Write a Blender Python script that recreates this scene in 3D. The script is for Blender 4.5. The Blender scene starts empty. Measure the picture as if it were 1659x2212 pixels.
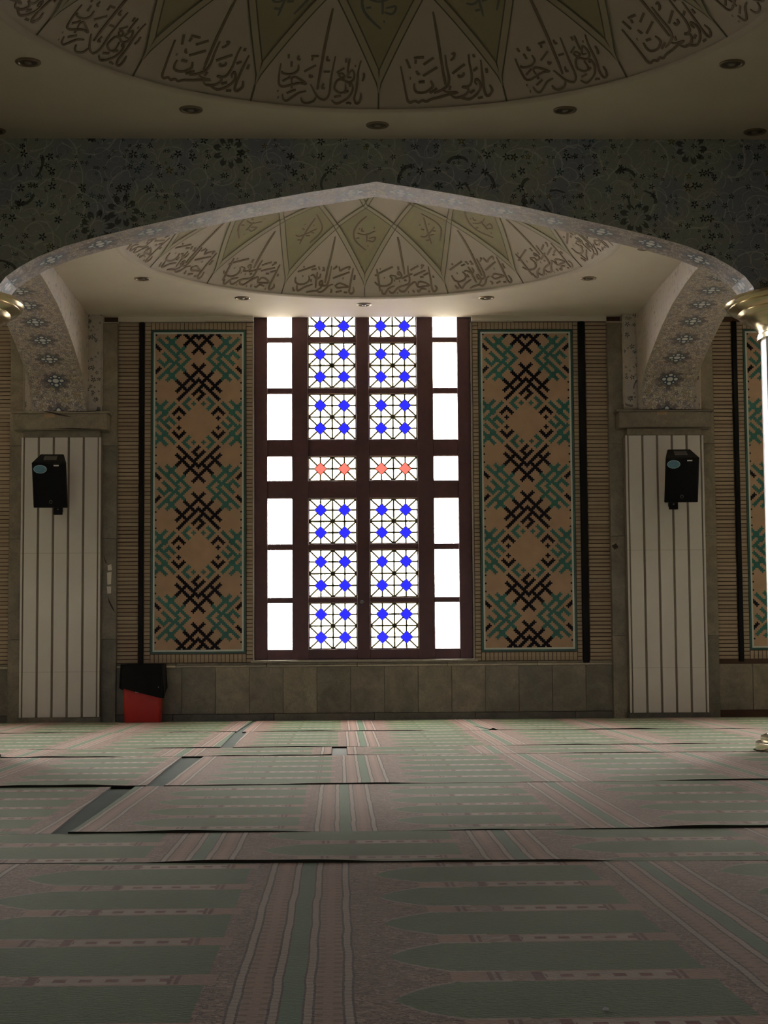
import bpy, bmesh, math, random
from math import sin, cos, pi, radians, sqrt, atan2, floor
from mathutils import Vector, Matrix

# ------------------------------------------------------------------ scene, camera, sky
scene = bpy.context.scene
COL = scene.collection
random.seed(7)

# the hall: bay grid measured in metres, camera stands at x=0 y=0
X0 = 0.3317            # axis of the bay
WALL_Y = 21.376        # face of the window wall
ZC = 5.05              # ceiling
BAY_X, BAY_Y = 7.465, 7.13
COL_X, COL_Y = 3.7325, 14.09
YB, YF = 17.66, 10.53  # centres of the two domed bays
CAM_H = 0.85

def setup_camera():
    f, p, yaw, roll = 3708.1, .0809, .0270, .0069
    fw = Vector((sin(yaw)*cos(p), cos(yaw)*cos(p), sin(p)))
    rt = Vector((cos(yaw), -sin(yaw), 0))
    up = rt.cross(fw)
    rt2 = rt*cos(roll) - up*sin(roll)
    up2 = up*cos(roll) + rt*sin(roll)
    M = Matrix((rt2, up2, -fw)).transposed().to_4x4()
    M.translation = Vector((0, 0, CAM_H))
    cd = bpy.data.cameras.new('camera')
    cd.sensor_fit = 'VERTICAL'; cd.sensor_height = 36.0; cd.sensor_width = 27.0
    cd.lens = f/2212*36.0
    cd.clip_end = 400
    co = bpy.data.objects.new('camera', cd)
    COL.objects.link(co); co.matrix_world = M
    scene.camera = co
setup_camera()

SKY = 57.0
world = bpy.data.worlds.new('overcast_sky'); scene.world = world
world.use_nodes = True
wn = world.node_tree.nodes
wn['Background'].inputs['Color'].default_value = (1.0, 0.975, 0.935, 1)
wn['Background'].inputs['Strength'].default_value = SKY
vs = scene.view_settings
vs.view_transform = 'Standard'; vs.look = 'None'; vs.gamma = 1.0; vs.use_curve_mapping = False
vs.exposure = 0.0
cy = scene.cycles
cy.use_denoising = True
cy.max_bounces = 10; cy.diffuse_bounces = 6; cy.transparent_max_bounces = 16
cy.sample_clamp_indirect = 6.0

def portal(x, y, z, w, h, face):
    """light portal in a window opening: only guides sampling of the sky"""
    l = bpy.data.lights.new('window_portal', 'AREA'); l.shape = 'RECTANGLE'; l.size = w; l.size_y = h
    l.cycles.is_portal = True
    o = bpy.data.objects.new('window_portal', l); COL.objects.link(o)
    o.location = (x, y, z)
    rot = {'-y': (radians(-90), 0, 0), '+y': (radians(90), 0, 0)}[face]
    o.rotation_euler = rot
    # an area light shines along its local -Z
for k in (-1, 0, 1):
    portal(X0+k*BAY_X, WALL_Y+.40, 2.95, 2.75, 4.45, '-y')

# ------------------------------------------------------------------ node expression helper
class NT:
    def __init__(s, name):
        s.m = bpy.data.materials.new(name); s.m.use_nodes = True
        s.t = s.m.node_tree; s.n = s.t.nodes; s.l = s.t.links
        s.bsdf = s.n['Principled BSDF']; s.out = s.n['Material Output']
    def link(s, a, b):
        if isinstance(a, E): a = a.s
        s.l.new(a, b)
    def put(s, v, sock):
        if isinstance(v, E): s.l.new(v.s, sock)
        elif isinstance(v, (tuple, list)):
            sock.default_value = tuple(v) if len(v) == len(sock.default_value) else tuple(v)+(1,)
        else: sock.default_value = v
    def math(s, op, *a):
        n = s.n.new('ShaderNodeMath'); n.operation = op
        for i, v in enumerate(a): s.put(v, n.inputs[i])
        return E(s, n.outputs[0])
    def coord(s, which='Object'):
        n = s.n.new('ShaderNodeTexCoord'); return E(s, n.outputs[which])
    def xyz(s, v):
        n = s.n.new('ShaderNodeSeparateXYZ'); s.put(v, n.inputs[0])
        return [E(s, n.outputs[i]) for i in range(3)]
    def vec(s, x=0., y=0., z=0.):
        n = s.n.new('ShaderNodeCombineXYZ')
        for i, v in enumerate((x, y, z)): s.put(v, n.inputs[i])
        return E(s, n.outputs[0])
    def noise(s, v, scale, detail=2., rough=.5, dist=0.):
        n = s.n.new('ShaderNodeTexNoise'); s.put(v, n.inputs['Vector'])
        n.inputs['Scale'].default_value = scale; n.inputs['Detail'].default_value = detail
        n.inputs['Roughness'].default_value = rough; n.inputs['Distortion'].default_value = dist
        return E(s, n.outputs['Fac'] if 'Fac' in n.outputs else n.outputs[0])
    def voronoi(s, v, scale, rand=1., dims='2D', feature='F1'):
        n = s.n.new('ShaderNodeTexVoronoi'); n.voronoi_dimensions = dims; n.feature = feature
        s.put(v, n.inputs['Vector']); n.inputs['Scale'].default_value = scale
        n.inputs['Randomness'].default_value = rand
        return n
    def white(s, v, dims='3D'):
        n = s.n.new('ShaderNodeTexWhiteNoise'); n.noise_dimensions = dims
        s.put(v, n.inputs['Vector' if dims != '1D' else 'W'])
        return E(s, n.outputs['Value'])
    def objrand(s):
        n = s.n.new('ShaderNodeObjectInfo'); return E(s, n.outputs['Random'])
    def mix(s, f, a, b):
        n = s.n.new('ShaderNodeMix'); n.data_type = 'RGBA'; n.clamp_factor = True
        s.put(f, n.inputs[0]); s.put(a, n.inputs[6]); s.put(b, n.inputs[7])
        return E(s, n.outputs[2])
    def ramp(s, f, stops, interp='LINEAR'):
        n = s.n.new('ShaderNodeValToRGB'); s.put(f, n.inputs[0]); r = n.color_ramp; r.interpolation = interp
        while len(r.elements) < len(stops): r.elements.new(.5)
        for e, (p, c) in zip(r.elements, stops): e.position = p; e.color = tuple(c)+(1,)
        return E(s, n.outputs[0])
    def bump(s, h, strength=.3, dist=.01):
        n = s.n.new('ShaderNodeBump'); n.inputs['Strength'].default_value = strength
        n.inputs['Distance'].default_value = dist; s.put(h, n.inputs['Height'])
        s.l.new(n.outputs[0], s.bsdf.inputs['Normal'])
    def done(s, color, rough=.6, metal=0., spec=.4, sheen=0.):
        s.put(color, s.bsdf.inputs['Base Color']); s.put(rough, s.bsdf.inputs['Roughness'])
        s.bsdf.inputs['Metallic'].default_value = metal
        s.bsdf.inputs['Specular IOR Level'].default_value = spec
        if sheen:
            s.bsdf.inputs['Sheen Weight'].default_value = sheen
            s.bsdf.inputs['Sheen Roughness'].default_value = .20
            s.bsdf.inputs['Sheen Tint'].default_value = (1., .90, .80, 1)
        return s.m

class E:
    def __init__(s, nt, sock): s.nt, s.s = nt, sock
    def __add__(s, o): return s.nt.math('ADD', s, o)
    __radd__ = __add__
    def __sub__(s, o): return s.nt.math('SUBTRACT', s, o)
    def __rsub__(s, o): return s.nt.math('SUBTRACT', o, s)
    def __mul__(s, o): return s.nt.math('MULTIPLY', s, o)
    __rmul__ = __mul__
    def __truediv__(s, o): return s.nt.math('DIVIDE', s, o)
    def lt(s, o): return s.nt.math('LESS_THAN', s, o)
    def gt(s, o): return s.nt.math('GREATER_THAN', s, o)
    def abs(s): return s.nt.math('ABSOLUTE', s)
    def max(s, o): return s.nt.math('MAXIMUM', s, o)
    def min(s, o): return s.nt.math('MINIMUM', s, o)
    def floor(s): return s.nt.math('FLOOR', s)
    def sin(s): return s.nt.math('SINE', s)
    def cos(s): return s.nt.math('COSINE', s)
    def sqrt(s): return s.nt.math('SQRT', s)
    def pow(s, o): return s.nt.math('POWER', s, o)
    def log(s): return s.nt.math('LOGARITHM', s, 2.71828)
    def clamp(s): return s.max(0.).min(1.)
    def mod(s, o): return s.nt.math('FLOORED_MODULO', s, o)
    def smooth(s, a, b):
        n = s.nt.n.new('ShaderNodeMapRange'); n.interpolation_type = 'SMOOTHSTEP'
        s.nt.put(s, n.inputs[0]); n.inputs[1].default_value = a; n.inputs[2].default_value = b
        return E(s.nt, n.outputs[0])
    def band(s, a, b): return s.gt(a)*s.lt(b)

# ------------------------------------------------------------------ materials
def plain(name, col, rough=.6, metal=0., spec=.4, var=.0, scale=8.):
    t = NT(name)
    if var:
        n = t.noise(t.coord(), scale, 4.)
        c = t.mix(n, tuple(v*(1-var) for v in col), tuple(min(1, v*(1+var)) for v in col))
        return t.done(c, rough, metal, spec)
    return t.done(col, rough, metal, spec)

M = {}
M['plaster'] = plain('ceiling_plaster', (.61, .56, .475), .8, var=.06, scale=3.)
M['dome'] = plain('dome_plaster', (.57, .515, .445), .75, var=.06, scale=3.)
M['olive'] = plain('dome_olive_paint', (.36, .33, .21), .7, var=.10, scale=5.)
M['rib'] = plain('dome_rib_paint', (.46, .42, .31), .7, var=.08, scale=5.)
M['groove'] = plain('dome_groove_paint', (.13, .12, .085), .8)
M['letter'] = plain('lettering_brown', (.20, .15, .105), .7, var=.15, scale=20.)
M['letter2'] = plain('lettering_blue_grey', (.16, .17, .15), .7, var=.15, scale=20.)
M['brass'] = plain('polished_brass', (.62, .53, .35), .20, 1.0, var=.06, scale=6.)
M['enamel'] = plain('white_enamel', (.80, .80, .79), .25, var=.02, scale=4.)
M['wood'] = plain('dark_maroon_frame', (.075, .028, .032), .45, var=.25, scale=14.)
M['came'] = plain('olive_brass_came', (.36, .32, .15), .5)
M['black'] = plain('black_plastic', (.006, .006, .007), .6, spec=.15)
M['black_cloth'] = plain('black_speaker_cloth', (.008, .008, .009), .9, spec=.1)
M['black_bag'] = plain('black_bin_liner', (.006, .006, .006), .6, spec=.12)
M['grey'] = plain('grey_plastic', (.10, .10, .10), .5)
M['white'] = plain('white_label', (.75, .75, .75), .6)
M['red'] = plain('red_plastic', (.40, .018, .016), .5, var=.06, scale=10.)
M['green_glaze'] = plain('green_glazed_tile', (.020, .075, .058), .35, var=.3, scale=9.)
M['white_glaze'] = plain('white_glazed_tile', (.52, .56, .52), .35, var=.08, scale=9.)
M['mortar'] = plain('dark_mortar', (.075, .042, .028), .9, var=.2, scale=30.)
M['underlay'] = plain('grey_green_floor', (.13, .145, .12), .95, spec=.04, var=.15, scale=6.)
M['binding'] = plain('dark_carpet_binding', (.045, .040, .032), .95, spec=.1)  # shade of the back-lit carpet edges, put into the colour
M['lamp_dark'] = plain('lamp_recess_dark', (.05, .04, .03), .3)
M['lamp_ring'] = plain('lamp_ring_metal', (.24, .19, .13), .35, .7)
M['lamp_glass'] = plain('lamp_bulb_glass', (.22, .20, .17), .15)
M['pale_sheet'] = plain('pale_sheet_card', (.30, .29, .26), .9, spec=.05)
M['pale_ground'] = plain('pale_concrete_ground', (.70, .63, .52), .9)
M['plaster_white'] = plain('bare_white_plaster', (.72, .66, .58), .9)
M['gap'] = plain('dark_gap', (.03, .02, .015), .9)
M['clay'] = plain('bare_clay', (.34, .24, .14), .9)

def glass(name, tint, gloss=.004):
    m = bpy.data.materials.new(name); m.use_nodes = True
    t = m.node_tree; n = t.nodes; n.clear()
    o = n.new('ShaderNodeOutputMaterial'); tr = n.new('ShaderNodeBsdfTransparent'); gl = n.new('ShaderNodeBsdfGlossy')
    tr.inputs[0].default_value = tuple(tint)+(1,); gl.inputs['Roughness'].default_value = .05
    mx = n.new('ShaderNodeMixShader'); mx.inputs[0].default_value = gloss
    t.links.new(tr.outputs[0], mx.inputs[1]); t.links.new(gl.outputs[0], mx.inputs[2]); t.links.new(mx.outputs[0], o.inputs[0])
    return m
# each piece is a thin slab (two faces), so tints act twice
M['clear'] = glass('clear_glass', (.95, .96, .96))
M['blue'] = glass('cobalt_blue_glass', (.024, .024, .50), .0004)
M['redglass'] = glass('red_glass', (.31, .068, .060), .0004)

def brick_mat():
    t = NT('buff_brick'); x, y, z = t.xyz(t.coord('Object'))
    g = t.n.new('ShaderNodeNewGeometry'); px, py, pz = t.xyz(E(t, g.outputs['Position']))
    r = t.white(t.vec((pz/.04843).floor(), (px/.0526).floor()*.0, 0.), '3D')
    n = t.noise(t.vec(px, py, pz), 22., 4.)
    c = t.mix(r*.6+n*.4, (.26, .195, .135), (.44, .345, .245))
    t.bump(n, .25, .004)
    return t.done(c, .75)
M['brick'] = brick_mat()
M['tile_buff'] = plain('buff_mosaic_brick', (.40, .265, .17), .7, var=.22, scale=6.)
M['tile_green'] = plain('turquoise_mosaic_brick', (.020, .125, .105), .45, var=.30, scale=12.)
M['tile_black'] = plain('black_mosaic_brick', (.007, .005, .010), .6, spec=.1)

def marble(name, a, b, vein):
    t = NT(name)
    g = t.n.new('ShaderNodeNewGeometry'); P = E(t, g.outputs['Position'])
    px, py, pz = t.xyz(P)
    r = t.objrand()
    q = t.vec(px+r*7., py, pz+r*3.)
    n = t.noise(q, 3.2, 6., .6, .9); n2 = t.noise(q, 14., 5., .6, .3)
    c = t.mix((n-.3)*2.2, a, b)
    v = ((n2-.5).abs()).smooth(.03, 0.)*.45
    c = t.mix(v, c, vein)
    c2 = t.mix(r, (.72, .72, .72), (1.28, 1.25, 1.18))
    m = t.n.new('ShaderNodeMix'); m.data_type = 'RGBA'; m.blend_type = 'MULTIPLY'; m.inputs[0].default_value = 1.
    t.put(c, m.inputs[6]); t.put(c2, m.inputs[7])
    t.bump(n2, .08, .002)
    return t.done(E(t, m.outputs[2]), .38)
M['marble'] = marble('brown_green_marble', (.13, .115, .080), (.27, .235, .175), (.10, .075, .05))
M['marble_dark'] = marble('dark_marble', (.060, .055, .042), (.125, .11, .085), (.15, .13, .10))
M['marble_light'] = marble('pale_marble', (.34, .30, .235), (.52, .46, .37), (.25, .2, .15))

def flower(t, u, v, scale, rand=.75, petals=5., size=.26):
    """petal mask + random value of scattered little flowers"""
    n = t.voronoi(t.vec(u, v, 0.), scale, rand)
    cx, cy_, _ = t.xyz(E(t, n.outputs['Position']))
    dx, dy = (u-cx)*scale, (v-cy_)*scale
    r = (dx*dx+dy*dy).sqrt(); a = t.math('ARCTAN2', dy, dx)
    rnd, rg, rb = t.xyz(E(t, n.outputs['Color']))
    mask = r.lt((a*petals+rnd*6.).cos()*(.42*size)+.62*size)*r.gt(.22*size)
    return mask, rnd, rg, r, a

def floral_wall(name, base, dark, mid, line, uv=False):
    """arabesque: coiling pale stems, dark little flowers, blue and ochre blooms"""
    t = NT(name)
    if uv:
        u, v, _ = t.xyz(t.coord('UV'))
    else:
        g = t.n.new('ShaderNodeNewGeometry'); px, py, pz = t.xyz(E(t, g.outputs['Position']))
        u, v = px+py*.83, pz
    wob = t.noise(t.vec(u, v, 0.), 5., 2.)
    u2, v2 = u+(wob-.5)*.06, v+(wob-.5)*.05
    c = t.mix(t.noise(t.vec(u, v, 3.), 2.2, 2.).smooth(.42, .66), base, mid)
    # coiling stems
    for sc, lw, off in ((2.1, .050, 0.), (3.6, .060, 3.3), (6.2, .075, 5.9)):
        n = t.voronoi(t.vec(u2+off, v2, 0.), sc, .85)
        cx, cy_, _ = t.xyz(E(t, n.outputs['Position']))
        dx, dy = (u2+off-cx)*sc, (v2-cy_)*sc
        r = (dx*dx+dy*dy).sqrt()+.03; a = t.math('ARCTAN2', dy, dx)
        s = (r.log()*.9+a/6.2832).mod(1.)
        c = t.mix((s-.5).abs().lt(lw*.5)*r.gt(.12)*.65, c, line)
    # little leaves, small five-petal flowers, wreaths of dark petals
    lf = t.noise(t.vec(u, v, 8.), 26., 3., .6, 1.)
    c = t.mix(lf.gt(.63)*.55, c, mid)
    c = t.mix(lf.lt(.36)*.35, c, dark)
    for sc, sz, p, off, thr in ((7.5, .25, 5., 0., .74), (12., .30, 5., 4.1, .80), (21., .34, 4., 9.1, .86)):
        mk, rnd, rg, r, a = flower(t, u+off, v, sc, .95, p, sz)
        c = t.mix(mk*rg.gt(thr), c, t.ramp(rnd, ((0., dark), (.74, dark), (.78, (.17, .15, .05)), (.86, (.05, .12, .17)), (.93, dark)), 'CONSTANT'))
    n = t.voronoi(t.vec(u2+7.7, v2, 0.), 1.55, .9)
    cx, cy_, _ = t.xyz(E(t, n.outputs['Position'])); rnd, rg, rb = t.xyz(E(t, n.outputs['Color']))
    dx, dy = (u2+7.7-cx)*1.55, (v2-cy_)*1.55
    r = (dx*dx+dy*dy).sqrt(); a = t.math('ARCTAN2', dy, dx)
    ring = (r-.15-(a*9.).cos()*.025).abs().lt(.038)*((a*9.).cos().gt(-.55))
    c = t.mix(ring*rg.gt(.68)*.8, c, dark)
    claw = (r-.22-(a*2.+rnd*6.).sin()*.13).abs().lt(.022)*((a*3.+rb*6.).sin().gt(.25))
    c = t.mix(claw*rg.lt(.40)*.8, c, dark)
    t.bsdf.inputs['Specular IOR Level'].default_value = .3
    return t.done(c, .55, spec=.3)
M['floral_wall'] = floral_wall('floral_tile_blue', (.42, .475, .46), (.030, .036, .040), (.32, .365, .50), (.70, .77, .74))
M['floral_face'] = floral_wall('floral_tile_faint', (.52, .46, .39), (.34, .30, .27), (.47, .43, .38), (.47, .41, .34))
M['floral_strip'] = floral_wall('floral_tile_pale', (.50, .45, .38), (.07, .07, .07), (.46, .43, .40), (.42, .37, .31))

def soffit_mat(name, base, step, vmid, dk=(.17, .135, .115)):
    """band of lozenge blossoms at even steps (UV: metres along the arch, metres across)"""
    t = NT(name); u, v, _ = t.xyz(t.coord('UV'))
    n1 = t.noise(t.vec(u*1.6, v, 0.), 30., 3., .6, .8)
    n2 = t.noise(t.vec(u, v*1.3, 4.), 13., 3., .6, 1.6)
    c = t.mix((n1-.40)*4.5, dk, base)
    c = t.mix(((n2-.5).abs()).lt(.035)*.75, c, (.16, .145, .15))
    mk, rnd, rg, r, a = flower(t, u, v, 12., .85, 5., .38)
    c = t.mix(mk*.8, c, t.ramp(rnd, ((0., (.11, .115, .17)), (.4, (.19, .135, .11)), (.7, (.26, .22, .09)), (.85, (.09, .10, .16))), 'CONSTANT'))
    lu = (u.mod(step)-step*.5); lv = v-vmid
    d0 = None
    for (ox, oy, rr) in ((0., 0., .034), (.062, 0., .024), (-.062, 0., .024), (0., .058, .024), (0., -.058, .024), (.045, .04, .014), (-.045, .04, .014), (.045, -.04, .014), (-.045, -.04, .014)):
        ox, oy, rr = ox*1.25, oy*1.25, rr*1.25
        d = (((lu-ox)*(lu-ox)+(lv-oy)*(lv-oy)).sqrt())-rr
        d0 = d if d0 is None else d0.min(d)
    halo = d0.lt(.045)
    c = t.mix(halo*.7, c, (.115, .105, .12))
    rr_ = (lu*lu+lv*lv).sqrt(); aa_ = t.math('ARCTAN2', lv, lu)
    c = t.mix(rr_.band(.115, .175)*((aa_*8.).cos().gt(.1))*.75, c, (.11, .09, .10))
    c = t.mix(d0.lt(.011), c, (.055, .075, .105))
    c = t.mix(d0.lt(-.006), c, (.62, .62, .60))
    edge = (lv.abs()-abs(vmid)+.03).gt(0.)
    c = t.mix(edge*.5, c, (.30, .26, .20))
    return t.done(c, .55, spec=.3)
M['soffit'] = soffit_mat('floral_soffit_band', (.58, .49, .42), .425, .235)
M['soffit_side'] = soffit_mat('floral_soffit_band_wide', (.60, .515, .44), .50, .335, (.30, .25, .215))

def fluted_mat():
    t = NT('white_fluted_stone')
    g = t.n.new('ShaderNodeNewGeometry'); P = E(t, g.outputs['Position']); px, py, pz = t.xyz(P)
    n = t.noise(P, 2.5, 4.); j = ((pz-.62).mod(1.45)).lt(.008)
    c = t.mix(n, (.58, .55, .53), (.68, .65, .62))
    c = t.mix(j*.35, c, (.25, .22, .2))
    return t.done(c, .45)
M['fluted'] = fluted_mat()
M['flute_gap'] = plain('brown_flute', (.20, .165, .125), .7, var=.15, scale=12.)

def carpet_mat():
    t = NT('prayer_carpet_pile'); x, y, z = t.xyz(t.coord('Object'))
    wob = t.noise(t.vec(x, y, 0.), 2.3, 2.); wob2 = t.noise(t.vec(x*.6, y, 2.), 60., 2.)
    x2 = x+(wob-.5)*.018+(wob2-.5)*.006; y2 = y+(wob-.5)*.02
    P, N = 1.303, .5824
    u = (x2+.2).mod(P)-.2
    v = (y2+N*.5).mod(N)-N*.5
    a = u.abs(); a = a.min((P-u).abs())
    fine = t.noise(t.vec(x*14., y*30., 0.), 3., 3., .65)
    streak = t.noise(t.vec(x*10., y*70., 1.), 1.6, 2., .6)
    big = t.noise(t.vec(x, y, 5.), .55, 2.)
    green = t.mix(fine*.55+streak*.45, (.036, .082, .029), (.100, .175, .075))
    pink = t.mix(fine, (.22, .115, .085), (.47, .305, .24))
    scroll = t.noise(t.vec(x*1.0, y*1.6, 7.), 26., 3., .6, 1.5)
    pinkf = t.mix(((scroll-.5).abs()).lt(.055)*.9, pink, (.075, .038, .030))
    pinkf = t.mix(scroll.gt(.62)*.6, pinkf, (.10, .12, .07))
    pinkf = t.mix(((scroll-.40).abs()).lt(.022)*.7, pinkf, (.50, .37, .30))
    light = t.mix(fine, (.32, .245, .20), (.50, .41, .35))
    dark = (.060, .030, .028)
    # field: niche with pointed tip at its low-u end
    prof = (((u-.255)/.155).clamp()).pow(.55)
    w = prof*.222+(t.noise(t.vec(x, y, 9.), 45., 1.)-.5)*.022
    inn = v.abs().lt(w)*u.gt(.255)*u.lt(1.075)
    c = pinkf
    c = t.mix(v.abs().gt(.222)*u.gt(.40)*u.lt(1.11), c, pink)
    bar = v.abs().gt(.236)*u.gt(.50)*u.lt(.985)
    mot = ((u*92.).sin()*.5+.5)*((v.abs()-.29).abs().lt(.019))
    c = t.mix(bar, c, light)
    c = t.mix(bar*mot.gt(.5)*u.gt(.645), c, (.185, .050, .045))
    c = t.mix(bar*u.lt(.645)*((scroll-.45).gt(0.))*.7, c, (.21, .11, .09))
    for lo, hi in ((.495, .508), (.518, .528), (.612, .640), (.978, .988), (.996, 1.008)):
        c = t.mix(v.abs().gt(.232)*u.band(lo, hi), c, (.155, .055, .048))
    c = t.mix(inn, c, green)
    rimm = (v.abs()-w).abs().lt(.010)*u.gt(.262)*u.lt(.55)
    c = t.mix(rimm*.7, c, light)
    # border stripes around each seam line of the rows
    bord = a.lt(.150)
    comb = ((y*95.).sin()).gt(.25)*((a-.088).abs().gt(.012))
    bcol = t.mix(comb*.55, pink, (.12, .07, .06))
    c = t.mix(bord, c, bcol)
    lb = a.band(.028, .052)+a.band(.126, .150)
    c = t.mix(lb, c, t.mix(((y*150.).sin()).gt(.4)*.4, light, (.2, .13, .11)))
    for q in (.028, .053, .125, .150):
        c = t.mix((a-q).abs().lt(.0032), c, dark)
    c = t.mix(a.lt(.026), c, t.mix(fine, (.070, .150, .085), (.125, .215, .13)))
    # pressed and worn patches of pile
    pale = t.mix(.30, c, (.36, .32, .26))
    c = t.mix(big.smooth(.48, .72)*.5, c, pale)
    crease = ((streak-.28).lt(0.))*(t.noise(t.vec(x, y, 3.), 3., 2.).gt(.5))
    c = t.mix(crease*.35, c, (.05, .055, .045))
    t.bump(fine, .5, .006)
    return t.done(c, 1.0, spec=.04, sheen=.38)
M['carpet'] = carpet_mat()

# ------------------------------------------------------------------ mesh helpers
class MB:
    def __init__(s): s.v, s.f, s.mi, s.uv = [], [], [], {}
    def face(s, pts, mi=0, uv=None):
        k = len(s.v); s.v += [tuple(p) for p in pts]; s.f.append(tuple(range(k, k+len(pts)))); s.mi.append(mi)
        if uv: s.uv[len(s.f)-1] = uv
    def idx(s, verts, faces, mi=0):
        k = len(s.v); s.v += [tuple(p) for p in verts]
        for f in faces: s.f.append(tuple(k+i for i in f)); s.mi.append(mi)
    def box(s, x0, x1, y0, y1, z0, z1, mi=0):
        s.idx([(x0,y0,z0),(x1,y0,z0),(x1,y1,z0),(x0,y1,z0),(x0,y0,z1),(x1,y0,z1),(x1,y1,z1),(x0,y1,z1)],
              [(0,3,2,1),(4,5,6,7),(0,1,5,4),(1,2,6,5),(2,3,7,6),(3,0,4,7)], mi)
    def prism(s, poly, y0, y1, mi=0):
        """poly in xz (counter-clockwise seen from -y), extruded along y"""
        n = len(poly)
        s.idx([(p[0], y0, p[1]) for p in poly]+[(p[0], y1, p[1]) for p in poly],
              [tuple(range(n)), tuple(range(2*n-1, n-1, -1))]+[(i, i+n, (i+1) % n+n, (i+1) % n) for i in range(n)], mi)
    def lathe(s, prof, n=48, cx=0., cy=0., mi=0, cap=True):
        k = len(s.v)
        for r, z in prof:
            for i in range(n):
                a = 2*pi*i/n; s.v.append((cx+r*cos(a), cy+r*sin(a), z))
        for j in range(len(prof)-1):
            for i in range(n):
                i2 = (i+1) % n
                s.f.append((k+j*n+i, k+j*n+i2, k+(j+1)*n+i2, k+(j+1)*n+i)); s.mi.append(mi)
        if cap:
            s.f.append(tuple(k+i for i in range(n-1, -1, -1))); s.mi.append(mi)
            q = k+(len(prof)-1)*n; s.f.append(tuple(q+i for i in range(n))); s.mi.append(mi)
    def build(s, name, mats, parent=None, smooth=False, bevel=0., loc=None):
        me = bpy.data.meshes.new(name); me.from_pydata(s.v, [], s.f)
        if not isinstance(mats, (list, tuple)): mats = [mats]
        for m in mats: me.materials.append(M[m])
        me.polygons.foreach_set('material_index', s.mi)
        if s.uv:
            L = me.uv_layers.new(name='UVMap')
            for fi, uv in s.uv.items():
                for li, c in zip(me.polygons[fi].loop_indices, uv): L.data[li].uv = c
        if bevel:
            bm = bmesh.new(); bm.from_mesh(me); bmesh.ops.remove_doubles(bm, verts=bm.verts, dist=1e-5)
            bmesh.ops.bevel(bm, geom=list(bm.edges), offset=bevel, segments=1, affect='EDGES', clamp_overlap=True)
            bm.to_mesh(me); bm.free()
        if smooth:
            bm = bmesh.new(); bm.from_mesh(me); bmesh.ops.remove_doubles(bm, verts=bm.verts, dist=1e-5)
            bm.to_mesh(me); bm.free()
            me.polygons.foreach_set('use_smooth', [True]*len(me.polygons))
            me.set_sharp_from_angle(angle=radians(35))
        me.update()
        o = bpy.data.objects.new(name, me); COL.objects.link(o)
        if loc: o.location = loc
        if parent: o.parent = parent
        return o

def tag(o, label, cat, group=None):
    o['label'] = label; o['category'] = cat
    if group: o['group'] = group
    return o
def struct(o, label=None):
    o['kind'] = 'structure'
    if label: o['label'] = label
    return o
def stuff(o): o['kind'] = 'stuff'; return o
def empty(name, loc=(0, 0, 0), rz=0.):
    o = bpy.data.objects.new(name, None); o.empty_display_size = .1; COL.objects.link(o)
    o.location = loc; o.rotation_euler = (0, 0, rz); return o
def dup(o, parent=None, loc=None, rz=None):
    c = o.copy(); COL.objects.link(c); c.parent = parent
    if loc is not None: c.location = loc
    if rz is not None: c.rotation_euler = (0, 0, rz)
    return c
def dup_tree(root, loc):
    r = dup(root, None, loc)
    for ch in root.children:
        c = dup(ch, r)
        for g in ch.children: dup(g, c)
    return r

# ------------------------------------------------------------------ the shell of the hall
XL, XR = X0-1.5*BAY_X, X0+1.5*BAY_X
REAR_Y = -14.4

m = MB(); m.box(XL-.4, XR+.4, REAR_Y-.4, WALL_Y+.36, -.25, 0.)
struct(m.build('floor', 'underlay'), 'grey green floor showing in the gaps between the carpets')
m = MB(); m.box(-90, 90, WALL_Y+.36, 140, -.75, -.60); m.box(-90, 90, -140, REAR_Y-.4, -.75, -.60)
struct(m.build('ground_outside', 'pale_ground'))

# side walls and rear wall; the rear wall has three narrow unseen slits, added to let in fill light
m = MB(); m.box(XL-.4, XL, REAR_Y-.4, WALL_Y+.36, 0, 6.4)
struct(m.build('wall_left', 'brick'))
m = MB(); m.box(XR, XR+.4, REAR_Y-.4, WALL_Y+.36, 0, 6.4)
struct(m.build('wall_right', 'brick'))
m = MB()
edges = [XL]
for k in (-1, 0, 1): edges += [X0+k*BAY_X-1.4, X0+k*BAY_X+1.4]
edges.append(XR)
for i in range(0, 8, 2): m.box(edges[i], edges[i+1], REAR_Y-.4, REAR_Y, 0, 6.4)
for k in (-1, 0, 1):
    m.box(X0+k*BAY_X-1.4, X0+k*BAY_X+1.4, REAR_Y-.4, REAR_Y, 0, 1.2); m.box(X0+k*BAY_X-1.4, X0+k*BAY_X+1.4, REAR_Y-.4, REAR_Y, 1.42, 6.4)
    portal(X0+k*BAY_X, REAR_Y-.42, 1.31, 2.8, .22, '+y')
struct(m.build('wall_rear', 'brick'))

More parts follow.
